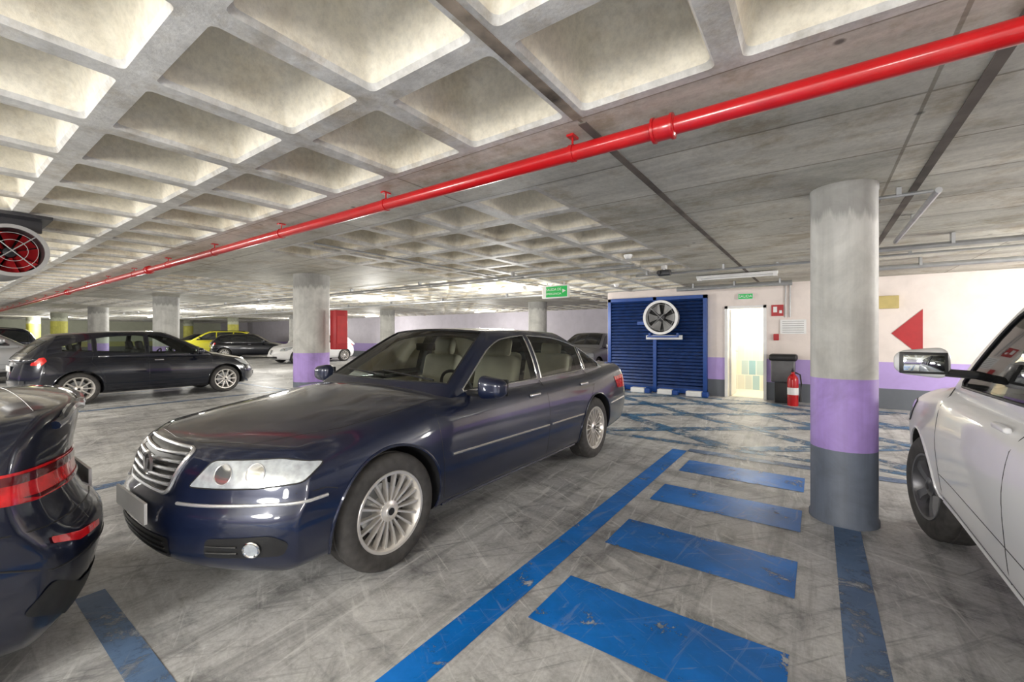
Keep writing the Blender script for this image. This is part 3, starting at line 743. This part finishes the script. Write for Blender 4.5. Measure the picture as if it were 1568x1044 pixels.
for sgn in(1,-1):
    for k in range(-8,9):
        d=Vector((.80,.60*sgn)).normalized(); n=Vector((-d.y,d.x)); p=Vector((-1.8,8))+n*k*1.15
        t0,t1=clipseg(p,d,-4.4,1.2,5.9,10.2)
        if t1-t0>.3:
            a=p+d*t0;b=p+d*t1; quadmark(mb,[a-n*.12,b-n*.12,b+n*.12,a+n*.12],.003+.0006*(sgn+1))
rect(mb,-4.5,1.3,5.75,5.9);rect(mb,-4.5,1.3,10.2,10.35)
mb.obj('faded_hatch_marking',[M['bluef']],None,False)
# ---------------------------------------------------------------- walls
YW=10.77
def wallbox(name,x0,x1,y0,y1,z0,z1,m):
    mb=MB(); mb.box(((x0+x1)/2,(y0+y1)/2,(z0+z1)/2),(x1-x0,y1-y0,z1-z0)); return mb.obj(name,[M[m]],None,False)
HT=H+.34
mb=MB()
def bx(x0,x1,y0,y1,z0,z1,m=0): mb.box(((x0+x1)/2,(y0+y1)/2,(z0+z1)/2),(x1-x0,y1-y0,z1-z0),m)
wallbox('wall_back_left',-4.55,-1.72,YW,YW+.2,0,HT,'wall'); wallbox('wall_back_right',-.90,XB,YW,YW+.2,0,HT,'wall'); wallbox('wall_back_lintel',-1.72,-.90,YW,YW+.2,2.06,HT,'wall')
wallbox('wall_alcove',-4.55,-4.35,YW+.2,17.2,0,HT,'wallb')
wallbox('wall_rear',XA,-4.55,17,17.2,0,HT,'wallb')
wallbox('wall_left',XA-.2,XA,YA,17.2,0,HT,'wally')
wallbox('wall_right',XB,XB+.2,YA,YW+.2,0,HT,'wall')
wallbox('wall_front',XA,XB,YA-.2,YA,0,HT,'wallb')
m,nt,N,Lk,b=newmat('lobby_tile')
geo=N.new('ShaderNodeNewGeometry'); br=N.new('ShaderNodeTexBrick'); br.inputs['Scale'].default_value=1; br.inputs['Brick Width'].default_value=.17; br.inputs['Row Height'].default_value=.38
br.inputs['Mortar Size'].default_value=.008; br.inputs['Color1'].default_value=(.82,.76,.64,1); br.inputs['Color2'].default_value=(.10,.38,.52,1); br.inputs['Mortar'].default_value=(.8,.78,.7,1)
br.inputs['Bias'].default_value=-.25
mp=N.new('ShaderNodeMapping'); mp.inputs['Rotation'].default_value=(math.pi/2,0,0); Lk.new(geo.outputs['Position'],mp.inputs[0]); Lk.new(mp.outputs[0],br.inputs['Vector']); Lk.new(br.outputs['Color'],b.inputs['Base Color'])
M['lobby']=m; M['cream']=mat('cream_paint',(.78,.72,.60),.5,var=.03)
wallbox('wall_lobby_back',-2.4,-.3,12.5,12.6,0,HT,'lobby'); wallbox('wall_lobby_left',-2.5,-2.4,YW+.2,12.6,0,HT,'cream'); wallbox('wall_lobby_right',-.3,-.2,YW+.2,12.6,0,HT,'cream')
wallbox('ceiling_lobby',-2.4,-.3,YW+.2,12.5,2.45,2.5,'cream'); wallbox('floor_lobby',-2.4,-.3,YW+.2,12.5,-.06,.004,'cream')
mb=MB(); bx(-1.719,-1.66,YW-.03,YW+.19,.002,2.058); bx(-.96,-.901,YW-.03,YW+.19,.002,2.058); bx(-1.719,-.901,YW-.03,YW+.19,2.0,2.058)
bx(-1.66,-1.62,YW+.21,YW+.96,.01,1.99); 
mb.tube([(-1.62,YW+.86,1.02),(-1.57,YW+.86,1.02),(-1.57,YW+.74,1.02)],.01,1)
mb.obj('door_1',[M['white'],M['galv']],None,False)
# blue louvre / shutter bank
e=empty('blue_shutter',(0,0,0))
mb=MB()
y=YW-.06
for a,b_ in((-4.42,-3.32),(-3.22,-2.15)):
    zz=.12
    V=[];F=[]
    while zz<2.28:
        V+=[(a,y-.005,zz),(b_,y-.005,zz),(b_,y-.05,zz+.02),(a,y-.05,zz+.02),(b_,y-.03,zz+.07),(a,y-.03,zz+.07),(b_,y-.005,zz+.078),(a,y-.005,zz+.078)]
        n=len(V)-8; F+=[(n,n+1,n+2,n+3),(n+3,n+2,n+4,n+5),(n+5,n+4,n+6,n+7)]
        zz+=.08
    mb.add(V,F,0)
mb.obj('slats',[M['shut'],M['dark']],e,False)
mb=MB()
for x_ in(-4.45,-3.27,-2.12): bx(x_-.04,x_+.04,YW-.13,YW-.002,0,2.34)
bx(-4.49,-2.08,YW-.13,YW-.002,2.26,2.34); bx(-4.49,-2.08,YW-.10,YW-.002,.02,.14)
bx(-3.7,-3.4,YW-.16,YW-.05,1.66,1.74)
mb.obj('frame',[M['shutf']],e,False)
mb=MB()
for k,x_ in enumerate(np.linspace(-4.25,-2.3,4)):
    mb.box((x_,YW-.35,.06),(.34,.18,.12),0,.02); mb.box((x_+.24,YW-.35,.06),(.13,.17,.118),1,.02)
mb.obj('wheel_stop',[M['white'],M['shutf']],None,False)
def axial_fan(name,c,R,axis,length,housing,blade,nb=6,ringw=.05,flange='white',rings=(.85,)):
    e=empty(name,c); mb=MB()
    h=length/2
    mb.lathe([(R-.012,-h+.01),(R-.012,-h-.02),(R+ringw,-h-.02),(R+ringw,-h+.0),(R+.004,-h+.01)],(0,0,0),axis,48,5)
    mb.lathe([(R,-h+.01),(R,h),(R-.012,h),(R-.012,-h+.01)],(0,0,0),axis,48,0)
    mb.lathe([(0,-h*.7),(R*.2,-h*.65),(R*.26,-h*.4),(R*.26,h*.6),(0,h*.6)],(0,0,0),axis,28,1)
    mb.lathe([(0,h*.62),(R-.012,h*.62)],(0,0,0),axis,28,3)
    for k in range(nb):
        a=2*math.pi*k/nb; V=[]
        for r in(R*.24,R*.6,R*.93):
            for s_,d_ in((-1,-.35),(1,.2)):
                w_=s_*(.22+.05*r/R); V.append((r,a+w_*1.3,d_*min(h,.2)*.8-(h*.5 if h>.3 else 0)))
        P3=[]
        for r,aa,dd in V:
            u,v=r*math.cos(aa),r*math.sin(aa)
            P3.append((u,dd,v) if axis=='y' else (dd,u,v))
        mb.add(P3,[(0,1,3,2),(2,3,5,4)],2)
    for rr in rings:
        mb.lathe([(R*rr-.002,-h-.015),(R*rr+.002,-h-.015),(R*rr+.002,-h-.009)],(0,0,0),axis,40,4)
    for k in range(4):
        a=math.pi/4+k*math.pi/2; u,v=R*math.cos(a),R*math.sin(a)
        if axis=='y': mb.tube([(0,-h-.01,0),(u,-h-.01,v)],.006,4)
        else: mb.tube([(-h-.01,0,0),(-h-.01,u,v)],.005,4)
    mb.obj('fan_body',[M[housing],M['dark'],M[blade],M['black'],M['galv'],M[flange]],e)
    return e
e=axial_fan('wall_fan',(-3.02,YW-.36,1.82),.36,'y',.30,'grey','grey',6,.045)
mb=MB(); mb.box((0,.10,-.45),(.7,.3,.04),0); mb.box((0,.14,-.47),(.85,.05,.10),1); mb.box((.33,.15,-.42),(.05,.15,.10),0); mb.box((-.33,.15,-.42),(.05,.15,.1),0); mb.obj('bracket',[M['shutf'],M['white']],e,False)
e=axial_fan('jet_fan',(-6.4,.53,2.17),.215,'x',.9,'dgrey','redd',8,.02,'grey',(.45,.75))
e.rotation_euler=(0,0,math.radians(180))
mb=MB(); 
for x_ in(-.3,.3):
    mb.box((x_,0,.27),(.05,.4,.12),0)
mb.box((0,0,.330),(1.0,.5,.03),0); mb.obj('mount',[M['dark']],e,False)
# ---------------------------------------------------------------- columns
def column(x,y,R,m,top=H):
    mb=MB(); mb.lathe([(0,0),(R+.010,0),(R+.010,.035),(R,.05),(R,top-.05),(R+.004,top-.045),(R+.004,top),(0,top)],(0,0,0),'z',56)
    o=mb.obj('concrete_column',[M[m]],None); o.location=(x,y,0); return o
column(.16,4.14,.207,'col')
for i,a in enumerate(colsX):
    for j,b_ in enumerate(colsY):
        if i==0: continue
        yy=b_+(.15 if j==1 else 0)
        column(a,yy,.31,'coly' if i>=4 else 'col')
mb=MB(); mb.box((-7.22,4.60,1.5),(.18,.25,.72),0,.015); mb.box((-7.125,4.60,1.5),(.012,.2,.5),1); mb.obj('fire_hose_cabinet',[M['redd'],M['red']],None)
# ---------------------------------------------------------------- red pipe
mb=MB(); YP,ZP=2.156,2.42
mb.tube([(x_,YP,ZP) for x_ in np.linspace(-45.9,6.9,60)],.043,0,20)
for x_ in(-.62,-8.5,-14.5,5): 
    mb.lathe([(.043,-.06),(.052,-.055),(.056,-.03),(.056,.03),(.052,.055),(.043,.06)],(x_,YP,ZP),'x',24,0)
    for s_ in(-.045,.045): mb.lathe([(.043,-.009),(.062,-.006),(.062,.006),(.043,.009)],(x_+s_,YP,ZP),'x',24,0)
x_=-1.12
while x_>-44:
    mb.lathe([(.043,-.012),(.048,-.012),(.048,.012),(.043,.012)],(x_,YP,ZP),'x',20,0); mb.tube([(x_,YP,ZP+.045),(x_,YP,H-.002)],.006,0); mb.box((x_,YP,H-.008),(.04,.07,.012),0)
    x_-=1.63
mb.obj('red_sprinkler_pipe',[M['red']],None)
# ---------------------------------------------------------------- conduits, trays (each its own pipe)
def pipe(pts,r,clips=()):
    mb=MB(); mb.tube(pts,r,0,8)
    for x_,y_,z_ in clips:
        hh=H-.004-z_; mb.box((x_,y_,z_+hh/2),(.03,2*r+.03,hh))
    mb.obj('conduit_pipe',[M['galv']],None)
def cl(x0,x1,y,z,st): return [(x_,y,z) for x_ in np.arange(x0,x1,st)]
pipe([(-2.6,7.4,2.44),(.3,7.4,2.44)],.02,cl(-2.4,.3,7.4,2.44,1.2)); pipe([(-2.6,7.7,2.48),(6.9,7.7,2.48)],.014,cl(-2,6.9,7.7,2.48,1.5))
pipe([(.5,6.6,2.40),(6.9,6.6,2.40)],.03,cl(1.2,6.9,6.6,2.4,1.4)); pipe([(.72,4.35,2.46),(.72,6.5,2.46)],.022,[(.72,5.4,2.46)]); pipe([(.38,4.35,2.46),(.69,4.35,2.46)],.014,[(.5,4.35,2.46)])
pipe([(.5,8.4,2.40),(6.9,8.4,2.40)],.035,cl(1.2,6.9,8.4,2.4,1.4)); pipe([(-40,6.2,2.44),(-2.2,6.2,2.44)],.02,cl(-38,-3,6.2,2.44,2.4)); pipe([(-40,6.5,2.44),(-2.2,6.5,2.44)],.014,cl(-38,-3,6.5,2.44,2.4))
pipe([(-40,9.3,2.42),(-5.2,9.3,2.42)],.025,cl(-38,-6,9.3,2.42,2.4)); pipe([(-4.9,2.8,2.50),(-4.9,14,2.50)],.012)
pipe([(-.55,YW-.02,1.78),(-.55,YW-.02,2.5)],.012); pipe([(-.47,YW-.02,1.78),(-.47,YW-.02,2.5)],.012)
pipe([(-2.55,9.9,2.42),(-.4,9.9,2.42)],.05,cl(-2.2,-.4,9.9,2.42,.8))
# luminaires, including unseen ones added as fill
def lum(x,y,along='x',lit=True,power=45,z=2.44,drop=.65,size=.3,col=(1,.975,.92)):
    e=empty('fluorescent_luminaire',(x,y,0),0 if along=='x' else math.pi/2)
    mb=MB(); mb.box((0,0,z+.042),(1.3,.13,.05),0,.01); mb.box((.61,0,z+.01),(.06,.12,.06),0);mb.box((-.61,0,z+.01),(.06,.12,.06),0)
    mb.tube([(-.58,0,z),(.58,0,z)],.016,1 if lit else 2)
    mb.box((.4,0,H-.03),(.03,.06,.05),0); mb.box((-.4,0,H-.03),(.03,.06,.05),0)
    mb.obj('fitting',[M['white'],M['tube'],M['white']],e)
    if lit:
        l=bpy.data.lights.new('tube_fill_light','POINT'); l.energy=power; l.color=col; l.shadow_soft_size=size
        o=bpy.data.objects.new('tube_fill_light',l); COL.objects.link(o); o.parent=e; o.location=(0,0,z-drop)  # added fill point, unseen below the tube, spreads light onto the ceiling
K=1.4
for x_,y_,p_ in((3.6,-1.6,150),(4.2,7.5,250),(-6.0,8.0,110),(-11.5,-1.2,130),(-10.8,8.0,100),(-17,-1.2,120),(-17.5,8.0,95),(-24,7,110),(-28,-1,110),(-31,8,110),(-38,5,150),(-12,14.8,70),(-20,14.8,80),(-28,14.8,80)):
    lum(x_,y_,'x',True,p_*K)  # the brightest stands out of frame, added to light the door end
for x_,y_,p_ in((-1.2,-2.6,200),(-6.2,-2.6,200),(1.0,-4.8,130),(-4,-6,130)):
    lum(x_,y_,'x',True,p_*K,drop=.75,size=.4)  # fittings added out of view around the camera to brighten the ceiling
lum(-1.2,8.6,'x',False)
l=bpy.data.lights.new('lobby_light','POINT'); l.energy=60; l.color=(1,.94,.80); l.shadow_soft_size=.15
e=empty('lobby_luminaire',(-1.3,11.8,0)); mb=MB(); mb.lathe([(0,0),(.14,0),(.16,.05),(0,.06)],(0,0,2.385),'z',24); mb.obj('fitting',[M['tube']],e)
o=bpy.data.objects.new('lobby_light',l); COL.objects.link(o); o.parent=e; o.location=(0,0,2.1)
# ---------------------------------------------------------------- signs & wall items
def text(txt,parent,loc,size,m,rot=(math.pi/2,0,0)):
    c=bpy.data.curves.new('lettering','FONT'); c.body=txt; c.size=size; c.align_x='CENTER'; c.align_y='CENTER'; c.extrude=.001
    o=bpy.data.objects.new('lettering',c); COL.objects.link(o); o.parent=parent; o.location=loc; o.rotation_euler=rot; c.materials.append(M[m])
e=empty('exit_sign',(-4.48,7.86,2.31)); mb=MB(); mb.box((0,0,0),(.62,.09,.26),0,.01); mb.box((.045,-.048,0),(.50,.006,.22),1); mb.box((-.2,0,.165),(.02,.02,.08),0); mb.box((.2,0,.165),(.02,.02,.08),0)
mb.add([(.19,-.054,-.03),(.27,-.054,.01),(.19,-.054,.05)],[(0,1,2)],2); mb.obj('case',[M['white'],M['green'],M['white']],e)
text('SALIDA DE',e,(-.02,-.053,.045),.075,'white');text('EMERGENCIA',e,(-.02,-.053,-.045),.06,'white')
e=empty('exit_sign',(-1.3,YW-.03,2.26)); mb=MB(); mb.box((0,0,0),(.30,.04,.13),0,.005); mb.box((0,-.022,0),(.28,.004,.11),1); mb.obj('case',[M['white'],M['green']],e); text('SALIDA',e,(0,-.026,0),.08,'white')
mb=MB(); mb.box((-.70,YW-.015,1.93),(.22,.012,.24),0); mb.box((-.74,YW-.024,1.95),(.07,.004,.12),1); mb.box((-.64,YW-.024,1.90),(.05,.004,.06),1); mb.obj('fire_sign',[M['redd'],M['white']],None,False)
mb=MB(); mb.box((-.42,YW-.015,1.58),(.46,.014,.30),0); 
for k in range(6): mb.box((-.42,YW-.0235,1.69-.045*k),(.38,.003,.012),1)
mb.obj('notice_board',[M['white'],M['grey']],None,False)
mb=MB(); mb.box((-.72,YW-.03,1.36),(.10,.05,.14),0,.01); mb.obj('call_box',[M['redd']],None)
mb=MB(); mb.box((-.58,YW-.24,.66),(.42,.34,.46),0,.03); mb.box((-.58,YW-.24,.94),(.50,.40,.14),1,.05); mb.box((-.58,YW-.24,.22),(.3,.25,.44),1,.02)
mb.obj('waste_bin',[M['dgrey'],M['black']],None)
e=empty('fire_extinguisher',(-.40,YW-.58,0)); mb=MB()
mb.lathe([(0,0),(.088,0),(.095,.02),(.095,.50),(.085,.56),(.05,.61),(.03,.63),(.03,.67),(0,.67)],(0,0,.0),'z',32,0)
mb.lathe([(.0965,.22),(.0965,.36)],(0,0,0),'z',32,1); mb.box((0,-.02,.69),(.05,.14,.03),2,.008); mb.box((0,-.05,.73),(.03,.16,.015),2)
mb.tube([(.04,0,.66),(.12,0,.62),(.14,0,.45),(.125,-.02,.2)],.014,2); mb.lathe([(.012,0),(.028,-.13)],(.125,-.02,.22),'z',16,2)
mb.obj('cylinder',[M['red'],M['white'],M['black']],e)
def onwall(px,py):
    k=(px-784)/656; d=YW/(k*.5807+.8141); return ((k*.8141-.5807)*d,1.4-(py-513)*d/656)
mb=MB()
V=[onwall(1365,510),onwall(1413,547),onwall(1413,473)]
mb.add([(a,YW-.012,b_) for a,b_ in V]+[(a,YW-.001,b_) for a,b_ in V],[(0,1,2),(5,4,3),(0,3,4,1),(1,4,5,2),(2,5,3,0)]); mb.obj('red_wall_arrow',[M['redd']],None,False)
a,b_=onwall(1353,463); mb=MB(); mb.box((a,YW-.06,b_),(.42,.11,.24),0,.01); mb.box((a,YW-.118,b_),(.34,.006,.16),0); mb.obj('junction_box',[M['yell']],None)
def detector(x,y):
    mb=MB(); mb.lathe([(0,-.055),(.035,-.055),(.05,-.035),(.06,-.012),(.06,0),(0,0)],(0,0,0),'z',24); o=mb.obj('smoke_detector',[M['white']],None); o.location=(x,y,H)
detector(-2.15,5.8); detector(-3.6,9.0); detector(-7.3,-2.1)
e=empty('security_camera',(-2.0,7.0,0)); mb=MB(); mb.box((0,0,2.488),(.08,.08,.06),0,.01); mb.tube([(0,0,2.47),(0,-.03,2.42)],.014,0); mb.box((.02,-.06,2.39),(.20,.10,.09),1,.02); mb.lathe([(0,-.03),(.03,-.03),(.034,0)],(-.05,-.11,2.39),'y',20,2)
mb.obj('camera_body',[M['white'],M['dark'],M['black']],e)
# ---------------------------------------------------------------- world, camera
w=bpy.data.worlds.new('w'); S.world=w; w.use_nodes=True; w.node_tree.nodes['Background'].inputs[0].default_value=(.8,.85,.9,1); w.node_tree.nodes['Background'].inputs[1].default_value=.3
cd=bpy.data.cameras.new('cam'); cd.sensor_width=36; cd.lens=15.06; cd.shift_y=-.0056; cd.clip_start=.05; cd.clip_end=200
co=bpy.data.objects.new('camera',cd); COL.objects.link(co); co.location=(0,0,1.4); co.rotation_euler=(math.pi/2,0,math.radians(35.5)); S.camera=co
S.view_settings.view_transform='Standard'; S.view_settings.exposure=.45
